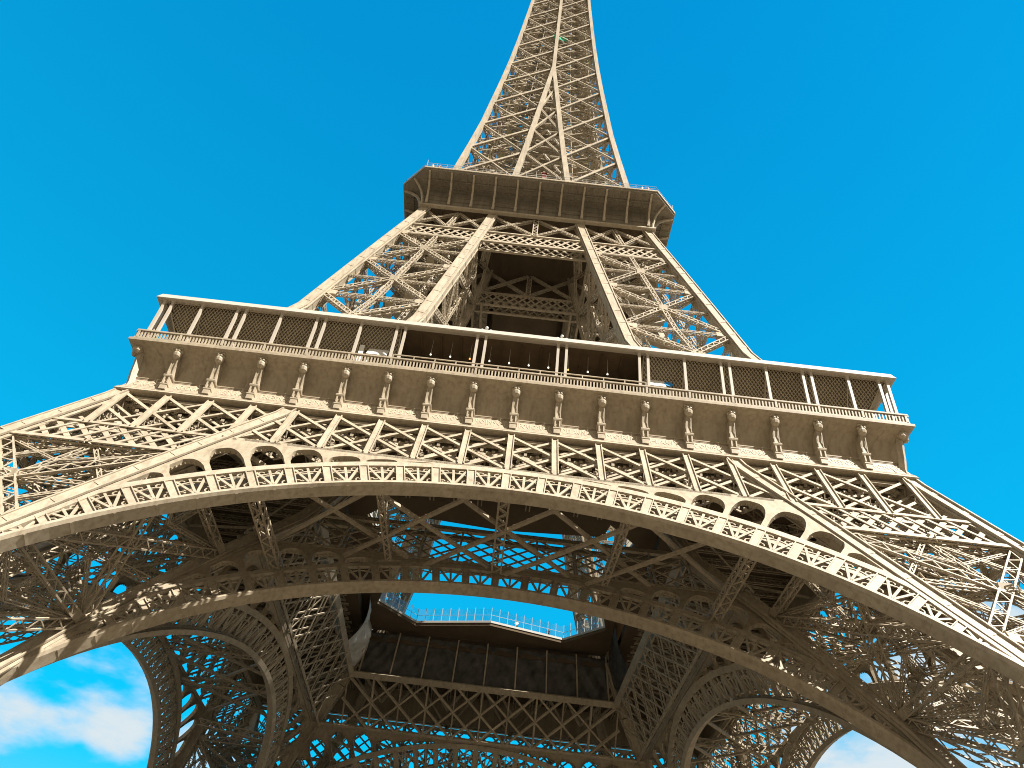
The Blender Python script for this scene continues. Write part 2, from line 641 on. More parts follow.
def truss(hf, dx, zb, zt, xin, xout, simple=False):
    """double lattice between the legs and across the legs; returns chords, lattice"""
    ch, la = MB(), MB()
    n = nrm(hf, 47)
    pitch = 3.72
    z0, z1 = zb, zt
    for dep in ((0.0, .6, 1.3) if not simple else (0.0, .9)):
        for sgn in (-1, 1):
            pass
        la_w = (.29 if dep == 0 else .24) if not simple else .22
        K = int(outer(z0) / pitch) + 1
        slope_x = {}
        for k in range(-K, K + 1):
            x = k * pitch + (0 if dep != .6 or simple else pitch / 2)
            lim = hf(z1) if not simple else hf(z1) + 2
            if abs(x) > lim - .5:
                continue
            if dep == 0 or (dep != .6 and abs(k) % 2 == 0):
                ch.bar(P(hf, x, z0, dep), P(hf, x, z1, dep), .2 if simple else .50 if dep == 0 else .34, .12, n)
                if dep == 0 and not simple:
                    for j in (-1, 1):
                        ch.bar(P(hf, x + j * .24, z0, -.1), P(hf, x + j * .24, z1, -.1), .08, .14, n)
            for dk in (-2, 2):
                xe = x + dk * pitch
                # from the bottom chord at x to the top chord at xe, clipped at the outer edge
                t1 = 1.0
                if abs(xe) > hf(z1):
                    t1 = (hf(z1) - abs(x)) / max(1e-6, abs(xe) - abs(x)) if abs(xe) > abs(x) else 1.0
                    if t1 < .1:
                        continue
                p = P(hf, x, z0, dep + (.07 if dk < 0 else .16))
                q = P(hf, x + (xe - x) * t1, z0 + (z1 - z0) * t1, dep + (.07 if dk < 0 else .16))
                la.bar(p, q, la_w, .08, n)
                if simple:
                    continue
                if dep == 0:
                    # angle-iron leg and rivet cleats along each flat
                    la.bar(p - n * .1, q - n * .1, .08, .18, n)
                    for tt in np.linspace(.08, .92, 9):
                        c = p + (q - p) * tt - n * .22
                        la.bar(c - np.array([0, 0, .12]), c + np.array([0, 0, .12]), .22, .12, n)
                elif dep > 1:
                    for tt in np.linspace(.04, .96, 14):
                        c = p + (q - p) * tt + n * .25
                        la.bar(c - np.array([0, 0, .13]), c + np.array([0, 0, .13]), .26, .1, n)
        X = hf(z0)
        ch.bar(P(hf, -hf(z1) + .6, z1 - (0 if simple else .1), dep + (0 if simple else .5)), P(hf, hf(z1) - .6, z1 - (0 if simple else .1), dep + (0 if simple else .5)), .8 if simple else .5, .3, n)
        if not simple:
            ch.bar(P(hf, -X + .4, z0, dep), P(hf, -xin(z0), z0, dep), .36, .1, n)
            ch.bar(P(hf, xin(z0), z0, dep), P(hf, X - .4, z0, dep), .36, .1, n)
        else:
            ch.bar(P(hf, -X - 2, z0, dep), P(hf, X + 2, z0, dep), .32, .2, n)
    if simple:
        return ch, la
    # lacing between the two layers
    for k in range(-9, 10):
        x = k * pitch
        if abs(x) > hf(z1):
            continue
        for j in range(6):
            za, zb_ = z0 + (z1 - z0) * j / 6, z0 + (z1 - z0) * (j + 1) / 6
            a, b = (0.1, 1.1) if j % 2 == 0 else (1.1, .1)
            la.bar(P(hf, x, za, a), P(hf, x, zb_, b), .1, .08, (1, 0, 0))
    return ch, la


ch, la = truss(outer, 0, 45.8, 51.6, inner, outer)
# narrow lattice band below it, across the legs only
nf = nrm(outer, 44)
for sgn in (-1, 1):
    xa, xb = inner(42.9) + .3, outer(42.9) - .3
    for dep in (0, 1.1):
        ch.bar(P(outer, sgn * xa, 42.9, dep), P(outer, sgn * xb, 42.9, dep), .42, .12, nf)
        N_ = 8
        pit = (xb - xa) / N_
        for k in range(-1, N_ + 1):
            for dk in (-1.5, 1.5):
                x0, x1 = xa + k * pit, xa + (k + dk) * pit
                za, zb_ = 43.0, 45.75
                top_in, top_out = inner(45.75), outer(45.75)
                if x0 < xa - .01 or x0 > xb + .01:
                    continue
                t1 = 1.0
                if x1 < top_in:
                    t1 = min(1, max(0, (x0 - top_in) / (x0 - x1 + 1e-9)))
                if x1 > top_out - .3:
                    t1 = min(1, max(0, (top_out - .3 - x0) / (x1 - x0 + 1e-9)))
                if t1 < .15:
                    continue
                dd = dep + (.06 if dk < 0 else .14)
                la.bar(P(outer, sgn * x0, za, dd), P(outer, sgn * (x0 + (x1 - x0) * t1), za + (zb_ - za) * t1, dd), .42 if dk > 0 else .26, .08, nf)
tr = ch.build('truss_girder', PAINT, tower)
la.build('lattice', PAINT, tr)
rot_copies(tr, QUARTERS)

ch, la = truss(planein, 0, 46.0, 51.9, inner, outer, simple=True)
tri = ch.build('truss_girder', PAINT, tower)
la.build('lattice', PAINT, tri)
tag(tri, 'shaded double lattice girder around the open middle')
rot_copies(tri, QUARTERS)

# ================================================================== arches
DTH = rad(3.75)
R0, R1, R2, R3 = 38.95, 39.35, 41.9, 42.55


def raf_r(th, off, S0=S0):
    """radius at which the ray th from the arch centre meets the inner rafter's line (x,s)"""
    # x = A - B*s ; z=s/CS ; x = 19.5+.564*(52-z)-off   (s measured from ground)
    A = 19.1 + .57 * 52 - off
    Bc = .57 / CS
    si, c = math.sin(abs(th)), math.cos(th)
    # r*si = A - Bc*(S0 + r*c)
    return (A - Bc * S0) / (si + Bc * c)


def build_arch(hf, depth=1.3, full=True):
    S0 = s_of(hf)
    raf_r = lambda th, off: globals()['raf_r'](th, off, S0)
    zc = 45.6 if hf is outer else 45.7
    n_of = lambda th: nrm(hf, (S0 + R1 * math.cos(th)) / CS)
    so, fan, sp = MB(), MB(), MB()
    TH = rad(75)
    N = 60
    ths = [-TH + 2 * TH * i / N for i in range(N + 1)]
    # soffit plate: closed box section sweep
    rows = []
    for th in ths:
        rows.append([arch_pt(hf, R0, th, 0), arch_pt(hf, R0 + .12, th, -.22), arch_pt(hf, R1, th, -.22), arch_pt(hf, R1, th, 0.1),
                     arch_pt(hf, R0 + .18, th, .12), arch_pt(hf, R0 + .18, th, depth - .1), arch_pt(hf, R0 + .5, th, depth), arch_pt(hf, R0 - .02, th, depth)])
    so.grid(rows, True)
    # upper rail, front and back
    for dep in ((0, depth) if hf is outer else (0,)):
        rows = []
        for th in ths:
            lim = raf_r(th, .9)
            ra, rb = R2, R3
            if lim < R3:
                ra, rb = max(R1 + .1, lim - .5), max(R1 + .3, lim)
            rows.append([arch_pt(hf, ra, th, dep - .14), arch_pt(hf, rb, th, dep - .14), arch_pt(hf, rb, th, dep + .14), arch_pt(hf, ra, th, dep + .14)])
        so.grid(rows, True)
    # joints of the soffit
    for k in range(-18, 19):
        th = k * DTH + DTH * .5
        p0, p1 = arch_pt(hf, R0 - .02, th, .02), arch_pt(hf, R0 - .03, th, depth - .02)
        so.bar(p0, p1, .16, .03, np.array([math.sin(th), 0, math.cos(th)]))
    # fan panels
    for k in range(-17, 17):
        ta, tb = k * DTH, (k + 1) * DTH
        tm = (ta + tb) / 2
        top = min(R2, raf_r(tm, .9) - .3)
        if top - R1 < .5:
            continue
        n = n_of(tm)
        for dep in ((0, depth - .1) if hf is outer else (0,)):
            front = dep == 0
            # post at ta
            topa = min(R2, raf_r(ta, .9) - .3)
            if topa - R1 > .3:
                fan.bar(arch_pt(hf, R1, ta, dep), arch_pt(hf, topa, ta, dep), .62, .14, n)
                if front:
                    for j in (-1, 1):
                        fan.bar(arch_pt(hf, R1, ta + j * .0075, -.1), arch_pt(hf, topa, ta + j * .0075, -.1), .08, .12, n)
            h = top - R1
            hub = arch_pt(hf, R1 + .1, tm, dep)
            w = .19
            for fr, fh in ((-.78, .92), (-.02, .98), (.78, .92)):
                fan.bar(hub, arch_pt(hf, R1 + h * fh, tm + fr * DTH / 2 * .9, dep), w, .1, n)
            if h > 1.2 and (hf is outer or front):
                # arcs between the spokes and scrolls in the corners
                prev = None
                for i in range(9):
                    a = -1.0 + 2.0 * i / 8
                    q = arch_pt(hf, R1 + h * (.62 + .16 * math.cos(a * 1.5)), tm + a * .8 * DTH / 2, dep)
                    if prev is not None:
                        fan.bar(prev, q, .12, .08, n)
                    prev = q
                for cxk, cr, rr in () if hf is not outer else ((-.70, .2, .30), (.70, .2, .30), (-.46, .84, .22), (.46, .84, .22)):
                    prev = None
                    for i in range(8):
                        a = 2 * math.pi * i / 7 * .85 + (0 if cxk < 0 else 1)
                        q = arch_pt(hf, R1 + h * cr + rr * math.sin(a), tm + cxk * DTH / 2 + rr * math.cos(a) / 41, dep)
                        if prev is not None:
                            fan.bar(prev, q, .085, .08, n)
                        prev = q
    # lacing between the two fan layers
    for k in range(-16, 17) if hf is outer else ():
        th = k * DTH
        top = min(R2, raf_r(th, .9) - .3)
        if top - R1 < .4:
            continue
        for j in range(4):
            ra, rb = R1 + (top - R1) * j / 4, R1 + (top - R1) * (j + 1) / 4
            a, b = (.08, depth - .1) if j % 2 == 0 else (depth - .1, .08)
            fan.bar(arch_pt(hf, ra, th, a), arch_pt(hf, rb, th, b), .12, .08, (1, 0, 0))
    # spandrel plate with round-headed openings
    Htop = zc * CS - S0
    holes = {2: .25, 3: .55, 4: 1.1, 5: 2.45, 6: 3.5, 7: 3.7, 8: 2.5, 9: 1.1}
    n = nrm(hf, 44)

    def upper(th):
        return min((Htop + .25) / math.cos(th), raf_r(th, .75))
    for k in range(0, 12):
        h = holes.get(k, 0)
        M_ = 26
        for sgn in (-1, 1):
            lo_f, up_f, hol = [], [], []
            for i in range(M_ + 1):
                t = i / M_
                th = (k + t) * DTH
                r0, r1 = R3 - .05, upper(th)
                u = (t - .5) / .445
                top = None
                if h and abs(u) <= 1.0:
                    top = R3 + .08 + (h - .05) * (1 - abs(u) ** 3.2) ** (1 / 2.2)
                    top = min(top, r1 - (.28 if k < 6 else .45))
                    if top < R3 + .1:
                        top = None
                hol.append(top)
                lo_f.append((r0, th * sgn))
                up_f.append((r1, th * sgn))
            for i in range(M_):
                a0, a1 = lo_f[i], lo_f[i + 1]
                b0, b1 = up_f[i], up_f[i + 1]
                if b0[0] - a0[0] < .02 and b1[0] - a1[0] < .02:
                    continue
                ha, hb = hol[i], hol[i + 1]
                ra = ha if (ha and hb) else a0[0]
                rb = hb if (ha and hb) else a1[0]
                for dep in (-.02,):
                    pts = [arch_pt(hf, ra, a0[1], dep), arch_pt(hf, rb, a1[1], dep), arch_pt(hf, max(rb, b1[0]), b1[1], dep), arch_pt(hf, max(ra, b0[0]), b0[1], dep)]
                    pts2 = [p + n * .04 for p in pts]
                    sp.poly(pts + pts2, [(0, 1, 2, 3), (4, 7, 6, 5), (0, 4, 5, 1), (2, 6, 7, 3), (1, 5, 6, 2), (3, 7, 4, 0)])
                if ha and hb:
                    q = [arch_pt(hf, ra, a0[1], -.02), arch_pt(hf, rb, a1[1], -.02), arch_pt(hf, rb, a1[1], .4), arch_pt(hf, ra, a0[1], .4)]
                    sp.poly(q, [(0, 1, 2, 3)])
                    if i % 3 == 0:     # bolt heads round the opening
                        c = arch_pt(hf, ra - .06, a0[1], .25)
                        sp.ball(c, .09, 5, 3)
                elif bool(ha) != bool(hb):
                    th_ = a1[1] if hb else a0[1]
                    rt = hb if hb else ha
                    sp.poly([arch_pt(hf, R3 - .05, th_, -.02), arch_pt(hf, rt, th_, -.02), arch_pt(hf, rt, th_, .4), arch_pt(hf, R3 - .05, th_, .4)], [(0, 1, 2, 3)])
    # horizontal bottom chord of the truss, cover strips along the rafter
    if True:
        xe = 19.1 + .6 * (52 - zc) - 1.2
        sp.bar(P(hf, -xe, zc + .08, .02), P(hf, xe, zc + .08, .02), .4, .16, n)
    return so, fan, sp


def add_arch(hf, depth, label=None):
    so, fan, sp = build_arch(hf, depth)
    a = so.build('decorative_arch', PAINT, tower)
    fan.build('fan_band', PAINT, a)
    sp.build('spandrel', PANEL, a)
    if label:
        a['label'] = label
    rot_copies(a, QUARTERS)
    return a


add_arch(outer, .82)
add_arch(planein, .85)

# ================================================================== bracing between the outer and inner girders
bb = MB()
zb = 45.6
yo, yi = outer(zb) - .4, planein(zb) + .2
for x, w_ in ((-19.4, .95), (19.4, .95), (0, .95), (-9.7, .6), (9.7, .6)):
    zz = 43.2 if abs(x) > 15 else 44.6
    bb.laced((x * 1.03, -36.6 if abs(x) > 15 else -36.4, zz), (x * .97 if abs(x) > 15 else x, -24.3, zz - (1.8 if abs(x) > 15 else 0)), w_, .9, (0, 0, 1), .15, .7, bar=.13)
for k in range(-5, 6):
    x = k * 7.3
    for sg in (-1, 1):
        for ya, yb in ((-36.5, -24.0),):
            xa, xb = x + sg * 1.0 * (ya + 30.5), x + sg * 1.0 * (yb + 30.5)
            if abs(xa) > 25 or abs(xb) > 25:
                continue
            zo = 44.6 + .3 * sg
            bb.bar((xa, ya, zo), (xb, yb, zo), .33, .26, (0, 0, 1))
            # rivet heads along the member's edge
            for tt in np.linspace(.05, .95, 22):
                bb.bar((xa + (xb - xa) * tt - .1, ya + (yb - ya) * tt, zo + .18), (xa + (xb - xa) * tt + .1, ya + (yb - ya) * tt, zo + .18), .16, .1, (0, 0, 1))
for k in range(-8, 9):
    bb.laced((k * 2.5, -33, 55.8), (k * 2.5, -18.6, 55.8), .9, .5, (1, 0, 0), .12, .9, sides=False)
for k in (-4, -2, 0, 2, 4):
    for j in range(2):
        y0 = -34 + j * 7.2
        bb.bar((k * 4.8 - 4.8, y0, 51.5), (k * 4.8, y0 + 7.2, 55.3), .3, .2, (0, 1, 0))
        bb.bar((k * 4.8 + 4.8, y0, 51.5), (k * 4.8, y0 + 7.2, 55.3), .3, .2, (0, 1, 0))
bb = bb.build('bay_bracing', PAINT, tower)
rot_copies(bb, QUARTERS)

# ================================================================== first floor: slab, cove, consoles, gallery
sl = MB()


def ring(b, half_out, poly_in, z0, z1):
    """square ring slab with polygonal hole, built as four trapezoids"""
    pass


HO, HI = 33.2, 17.2
for k in range(4):
    a = k * math.pi / 2
    c, s_ = math.cos(a), math.sin(a)
    rot = lambda p: (p[0] * c - p[1] * s_, p[0] * s_ + p[1] * c, p[2])
    sl.prism([rot(p) for p in ((-HO, -HO, 56.3), (HO, -HO, 56.3), (HI, -HI, 56.3), (-HI, -HI, 56.3))], (0, 0, 1.2))
    # raised octagonal rim round the well
    RI, CH = 15.4, 5.1
    sl.prism([rot(p) for p in ((-HI - .8, -HI - .8, 58.3), (HI + .8, -HI - .8, 58.3), (RI, -(RI - CH), 58.3), (RI - CH, -RI, 58.3), (0, -RI + 2.6, 58.3), (-(RI - CH), -RI, 58.3))], (0, 0, .45))
sl.prism([(-12.5, -17.5, 58.05), (12.5, -17.5, 58.05), (11.5, -11.6, 58.05), (0, -10.6, 58.05), (-11.5, -11.6, 58.05)], (0, 0, .22))
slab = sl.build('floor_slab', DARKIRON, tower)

# well railing: posts, handrail and clear panes
rl, rp = MB(), MB()
oct_ = []
for k in range(4):
    a = k * math.pi / 2
    c, s_ = math.cos(a), math.sin(a)
    for p in ((-(RI - CH), -RI), (0, -RI + 2.6), (RI - CH, -RI)):
        oct_.append((p[0] * c - p[1] * s_, p[0] * s_ + p[1] * c))
for i in range(len(oct_)):
    p, q = np.array(oct_[i]), np.array(oct_[(i + 1) % len(oct_)])
    L = np.linalg.norm(q - p)
    m = max(2, int(L / 1.15))
    for j in range(m):
        t = p + (q - p) * j / m
        rl.bar((*t, 58.7), (*t, 61.0), .07, .07, (1, 0, 0))
    rl.bar((*p, 58.85), (*q, 58.85), .2, .3, (0, 0, 1))
    rl.bar((*p, 59.9), (*q, 59.9), .04, .04, (0, 0, 1))
    rp.poly([(*p, 58.95), (*q, 58.95), (*q, 60.8), (*p, 60.8)], [(0, 1, 2, 3)])
rl = rl.build('well_railing', GREYMETAL, tower)
rp.build('glass_pane', GLASS, rl)

# cove with frieze on the front, turned for the other sides
PROF = [(34.2, 51.85), (34.2, 52.4), (34.28, 52.5), (33.78, 53.95), (33.9, 54.0), (33.9, 54.1), (33.72, 54.18),
        (33.62, 54.6), (33.6, 55.0), (33.64, 55.4), (33.76, 55.8), (33.98, 56.2), (34.3, 56.6), (34.75, 56.95), (35.2, 57.2),
        (35.3, 57.24), (35.38, 57.28), (35.38, 57.55), (35.2, 57.62), (33.0, 57.62), (33.0, 51.85)]
cv = MB()
rows = [[(-w, -w, z), (w, -w, z)] for w, z in PROF]
cv.grid(rows + [rows[0]])
# fine plate joints
for k in range(18):
    x = (k + .5 - 9) * 3.86
    prev = None
    for w, z in PROF[6:14]:
        p = np.array([x * w / 34.7, -w - .012, z])
        if prev is not None:
            cv.bar(prev, p, .07, .03, (0, -1, 0))
        prev = p
cove = cv.build('cove', PANEL, tower)
fz = MB()
# ornamental mouldings of the frieze
fz.grid([[(-34.22, -34.3, 52.55), (34.22, -34.3, 52.55)], [(-33.75, -33.82, 53.9), (33.75, -33.82, 53.9)]])
for z, d, h in ((53.9, .08, .05),):
    fz.bar((-33.8, -33.83, z), (33.8, -33.83, z), d, h, (0, 0, 1))
fz.build('name_frieze', FRIEZE, cove)
mo = MB()
mo.grid([[(-w, -w, z), (w, -w, z)] for w, z in ((33.9, 51.80), (34.62, 51.84), (34.68, 51.95), (34.55, 52.2), (34.56, 52.24), (34.35, 52.5), (34.0, 52.54))])
mo.build('moulding', PAINT, cove)
covs = rot_copies(cove, QUARTERS)

NAMES = ['CAUCHY', 'BELGRAND', 'REGNAULT', 'FRESNEL', 'DE PRONY', 'VICAT', 'EBELMEN', 'COULOMB', 'POINSOT', 'FOUCAULT', 'DELAUNAY', 'MORIN', 'HAUY', 'COMBES', 'THENARD', 'ARAGO', 'POISSON', 'MONGE']
for k, nm in enumerate(NAMES):
    cu = bpy.data.curves.new('tmp_text', 'FONT')
    cu.body = nm
    cu.size = 1.0
    cu.align_x = 'CENTER'
    cu.extrude = .07
    cu.resolution_u = 1
    ob = bpy.data.objects.new('tmp_text', cu)
    col.objects.link(ob)
    bpy.context.view_layer.update()
    me = ob.evaluated_get(bpy.context.evaluated_depsgraph_get()).to_mesh()
    V = np.array([v.co[:] for v in me.vertices])
    F = [tuple(p.vertices) for p in me.polygons]
    w = V[:, 0].max() - V[:, 0].min()
    sx = min(1.0, 2.75 / w)
    cx = (k + .5 - 9) * 3.80
    W = np.stack([V[:, 0] * sx + cx, -34.27 + .345 * (.38 + V[:, 1] * 1.05) - V[:, 2], 52.88 + V[:, 1] * 1.05], 1)
    lt = MB()
    lt.poly(W, F)
    lt.build('raised_name', GILT, cove)
    ob.evaluated_get(bpy.context.evaluated_depsgraph_get()).to_mesh_clear()
    bpy.data.objects.remove(ob)
    bpy.data.curves.remove(cu)

# consoles
cn = MB()


def lathe_box(b, rows):
    """stack of rectangles (half x, y front, y back, z)"""
    rr = [[(-hx, yf, z), (hx, yf, z), (hx, yb, z), (-hx, yb, z)] for hx, yf, yb, z in rows]
    b.grid(rr, True)
    b.poly(rr[0], [(3, 2, 1, 0)])
    b.poly(rr[-1], [(0, 1, 2, 3)])


lathe_box(cn, [(.29, -34.58, -33.7, 52.46), (.29, -34.56, -33.7, 52.95), (.35, -34.6, -33.7, 53.0), (.35, -34.6, -33.7, 53.12), (.27, -34.45, -33.7, 53.16), (.27, -34.42, -33.7, 53.85),
               (.36, -34.6, -33.7, 53.95), (.40, -34.64, -33.7, 54.1), (.36, -34.58, -33.6, 54.2), (.29, -34.5, -33.5, 54.25),
               (.26, -34.46, -33.5, 55.0), (.26, -34.56, -33.5, 55.7), (.28, -34.74, -33.6, 56.15)])
for s_ in (-1, 1):
    cn.bar((s_ * .2, -34.5, 53.2), (s_ * .2, -34.5, 53.85), .12, .2, (0, -1, 0))
    cn.bar((s_ * .21, -34.5, 54.35), (s_ * .21, -34.66, 55.9), .08, .06, (0, -1, 0))
# scrolled head
cn.ball((0, -34.78, 56.45), .40, 10, 6, 1.25)
cn.ball((-.26, -34.8, 56.8), .2, 7, 5)
cn.ball((.26, -34.8, 56.8), .2, 7, 5)
cn.ball((-.1, -35.0, 56.8), .18, 7, 5)
cn.ball((.14, -35.0, 56.75), .18, 7, 5)
cn.ball((0, -34.95, 56.35), .2, 7, 5)
for s_ in (-1, 0, 1):
    cn.bar((s_ * .2, -35.1, 56.85), (s_ * .12, -34.72, 56.12), .1, .1, (0, -1, 0))
cn.box((-.42, -35.1, 56.95), (.42, -34.2, 57.08))
con = cn.build('console', PAINT, tower)
consoles = []
first = True
for side in range(4):
    a = side * math.pi / 2
    for k in range(-8, 9):
        c = con if first else con.copy()
        if not first:
            col.objects.link(c)
            c.parent = tower
        first = False
        x = k * 3.86 * .995
        c.location = (x * math.cos(a), x * math.sin(a), 0)
        c.rotation_euler = (0, 0, a)

# curved corner brackets carrying the gallery onto the leg rafters
cw = MB()
pts = [(34.62, 56.9), (34.5, 56.2), (34.4, 55.3), (34.33, 54.3), (34.2, 53.2), (34.22, 52.2), (34.5, 51.2), (35.0, 50.0), (35.7, 48.5), (36.6, 46.6)]
for (w0, z0), (w1, z1) in zip(pts[:-1], pts[1:]):
    cw.bar((w0 - .25, -w0 + .25, z0), (w1 - .25, -w1 + .25, z1), .5, .5, (1, -1, 0.5))
q = [(33.0, 46.8)] + pts[::-1] + [(33.0, 56.9)]
dv = np.array([1, 1, 0]) / math.sqrt(2) * .14
cw.prism([np.array([w - .12, -w + .12, z]) - dv / 2 for w, z in q], dv)
cw.ball((34.5, -34.5, 56.72), .5, 12, 8, .9)
cw.ball((34.3, -34.75, 56.5), .32, 8, 5)
cw.ball((34.75, -34.3, 56.5), .32, 8, 5)
cw = cw.build('corner_bracket', PAINT, tower)
rot_copies(cw, QUARTERS)

# gallery: balustrade, posts, roof, wall, screens
ba = MB()
YB = -35.12
ba.bar((-35.1, YB, 57.75), (35.1, YB, 57.75), .2, .22, (0, 0, 1))
ba.bar((-35.1, YB, 58.75), (35.1, YB, 58.75), .24, .16, (0, 0, 1))
NB = 234
for k in range(NB + 1):
    x = -34.9 + 69.8 * k / NB
    if k % 13 == 0:
        ba.bar((x, YB, 57.8), (x, YB, 58.72), .2, .2, (0, 1, 0))
    else:
        ba.bar((x, YB, 57.8), (x, YB, 58.72), .13, .1, (0, 1, 0))
# taller rail in the open middle bays
ba.bar((-11.6, YB - .02, 59.25), (11.6, YB - .02, 59.25), .1, .09, (0, 0, 1))
for k in range(-6, 7):
    ba.bar((k * 1.93, YB - .02, 58.8), (k * 1.93, YB - .02, 59.25), .09, .09, (0, 1, 0))
balu = ba.build('balustrade', PAINT, tower)
rot_copies(balu, QUARTERS)

po = MB()
lathe_box(po, [(.19, -.19, .19, 57.65), (.19, -.19, .19, 58.8), (.13, -.13, .13, 58.85), (.12, -.12, .12, 63.3), (.2, -.2, .2, 63.45), (.2, -.2, .2, 63.75)])
post = po.build('gallery_post', ROOF, tower)
first = True


def put_post(x, y, a):
    global first
    c = post if first else post.copy()
    if not first:
        col.objects.link(c)
        c.parent = tower
    first = False
    c.location = (x * math.cos(a) - y * math.sin(a), x * math.sin(a) + y * math.cos(a), 0)
    c.rotation_euler = (0, 0, a)


for a, lo_k, hi_k in ((0, -9, 9), (math.pi / 2, -9, -1), (-math.pi / 2, 1, 9)):
    for k in range(lo_k, hi_k + 1):
        x = k * 3.86 * .995
        if abs(k) == 9:
            s_ = -1 if k < 0 else 1
            if a == 0:
                put_post(x - s_ * .15, -34.75, a)
            put_post(x - s_ * .95, -34.75, a)
        elif (k + 9) % 2 == 0:
            put_post(x - .4, -34.75, a)
            put_post(x + .4, -34.75, a)
        elif abs(k) > 3:
            put_post(x, -34.75, a)

rf = MB()
RP = [(34.9, 63.42), (35.16, 63.42), (35.22, 63.5), (34.95, 64.24), (34.8, 64.32), (31.5, 64.75), (27.0, 64.8), (27.0, 63.9), (33.8, 63.75), (34.9, 63.42)]
for k in range(4):
    a = k * math.pi / 2
    c, s_ = math.cos(a), math.sin(a)
    rot = lambda p: (p[0] * c - p[1] * s_, p[0] * s_ + p[1] * c, p[2])
    rf.grid([[rot((-w, -w, z)), rot((w, -w, z))] for w, z in RP])
    for i in range(-22, 23):
        rf.bar(rot((i * 1.5, -33.9, 63.66)), rot((i * 1.5, -28.0, 63.8)), .12, .16, (0, 0, 1))
roof = rf.build('gallery_roof', ROOF, tower)
ce = MB()
for k in range(4):
    a = k * math.pi / 2
    c, s_ = math.cos(a), math.sin(a)
    rot = lambda p: (p[0] * c - p[1] * s_, p[0] * s_ + p[1] * c, p[2])
    ce.grid([[rot((-w, -w, z)), rot((w, -w, z))] for w, z in ((34.9, 63.6), (34.9, 63.55), (28.5, 63.5), (28.5, 63.6))])
    for x in range(-16, 17):
        ce.bar(rot((x * 1.93, -34.2, 63.4)), rot((x * 1.93, -28.6, 63.45)), .12, .12, (0, 0, 1))
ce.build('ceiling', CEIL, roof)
wl = MB()
wl.box((-26.5, -28.6, 57.62), (26.5, -28.4, 63.9))
for i in range(-17, 18):
    wl.bar((i * 1.55, -28.7, 57.7), (i * 1.55, -28.7, 63.8), .12, .12, (0, 1, 0))
for z in (59.0, 61.4, 62.6):
    wl.bar((-26.4, -28.72, z), (26.4, -28.72, z), .1, .12, (0, 0, 1))
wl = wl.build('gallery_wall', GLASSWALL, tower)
gm = MB()
for i in range(-17, 18):
    gm.bar((i * 1.55, -28.75, 57.7), (i * 1.55, -28.75, 63.4), .1, .08, (0, 1, 0))
for z in (60.3, 61.6, 62.7):
    gm.bar((-26.4, -28.77, z), (26.4, -28.77, z), .09, .08, (0, 0, 1))
gm.build('mullions', PAINT, wl)
gp = MB()
gp.poly([(-26, -28.63, 57.7), (26, -28.63, 57.7), (26, -28.63, 63.6), (-26, -28.63, 63.6)], [(0, 1, 2, 3)])
gp.build('glazing', GLASS, wl)
rot_copies(wl, QUARTERS)
for sgn in (-1, 1):
    sn = MB()
    # diagonal wire screen leaning in from the roof edge, with a backing of finer mesh
    T = lambda x, t: np.array([x, -34.45 + 2.6 * (1 - t), 57.9 + 5.62 * t])
    xa, xb = 11.6, 34.2
    for k in range(-16, 80):
        for dk in (-1, 1):
            x0 = xa + k * .34
            x1 = x0 + dk * 4.4
            t0, t1 = 0., 1.
            lim_a = xa
            pts = []
            for t in np.linspace(0, 1, 25):
                x = x0 + (x1 - x0) * t
                lim_b = xb - 2.6 * (1 - t)
                if lim_a <= x <= lim_b:
                    pts.append((x, t))
            if len(pts) > 1:
                sn.bar(T(sgn * pts[0][0], pts[0][1]), T(sgn * pts[-1][0], pts[-1][1]), .085 if dk < 0 else .05, .04, (0, -1, .3))
    for x in np.arange(xa, xb, 3.86):
        sn.bar(T(sgn * x, 0), T(sgn * x, 1), .1, .1, (0, -1, .3))
    sn.bar(T(sgn * (xb - 2.6), 0), T(sgn * xb, 1), .12, .1, (0, -1, .3))
    sn = sn.build('screen_net', NET, tower)
    bk = MB()
    bk.poly([T(sgn * xa, 0) + [0, .25, 0], T(sgn * (xb - 2.8), 0) + [0, .25, 0], T(sgn * (xb - .2), 1) + [0, .25, 0], T(sgn * xa, 1) + [0, .25, 0]], [(0, 1, 2, 3)])
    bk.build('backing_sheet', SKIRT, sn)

# ================================================================== second stage legs
UZ = [57.6, 68.2, 79.5, 90.2, 100.1, 110.0]
ul = MB()
for z in UZ[1:]:
    o, i = outer(z) - .4, inner(z)
    c = [(i, -i), (o, -i), (o, -o), (i, -o)]
    for a_, b_ in ((0, 2), (1, 3)):
        ul.laced((*c[a_], z), (*c[b_], z), .6, .5, (0, 0, 1), .09, .7)
for u, v in ((.3, .3), (.7, .7), (.3, .7), (.7, .3)):
    for z0, z1 in ((57.6, 76), (76, 94), (94, 110)):
        pp = []
        for z in (z0, z1):
            o, i = outer(z), inner(z)
            pp.append((i + (o - i) * u, -(i + (o - i) * v), z))
        ul.laced(pp[0], pp[1], .7, .7, (1, -1, 0), .1, .8)
for k in range(14):
    z0, z1 = 58 + k * 3.7, 58 + (k + 1) * 3.7
    pp = []
    for z, u in ((z0, .25 if k % 2 == 0 else .75), (z1, .75 if k % 2 == 0 else .25)):
        o, i = outer(z), inner(z)
        pp.append((i + (o - i) * u, -(i + (o - i) * .5), z))
    ul.bar(pp[0], pp[1], 1.0, .15, (0, 0, 1))
ul = ul.build('upper_leg', PAINT, tower)
for su, sv in ((1, 1), (0, 1), (1, 0), (0, 0)):
    pts = []
    for z in (57, 66, 75.15, 85.5, 96.2, 104, 110.6):
        o, i = outer(z) - .55, inner(z)
        pts.append(np.array([o if su else i, -(o if sv else i), z]))
    rafter(pts, 1.2 if (su or sv) else .9, flange=.1).build('rafter', PAINT, ul)


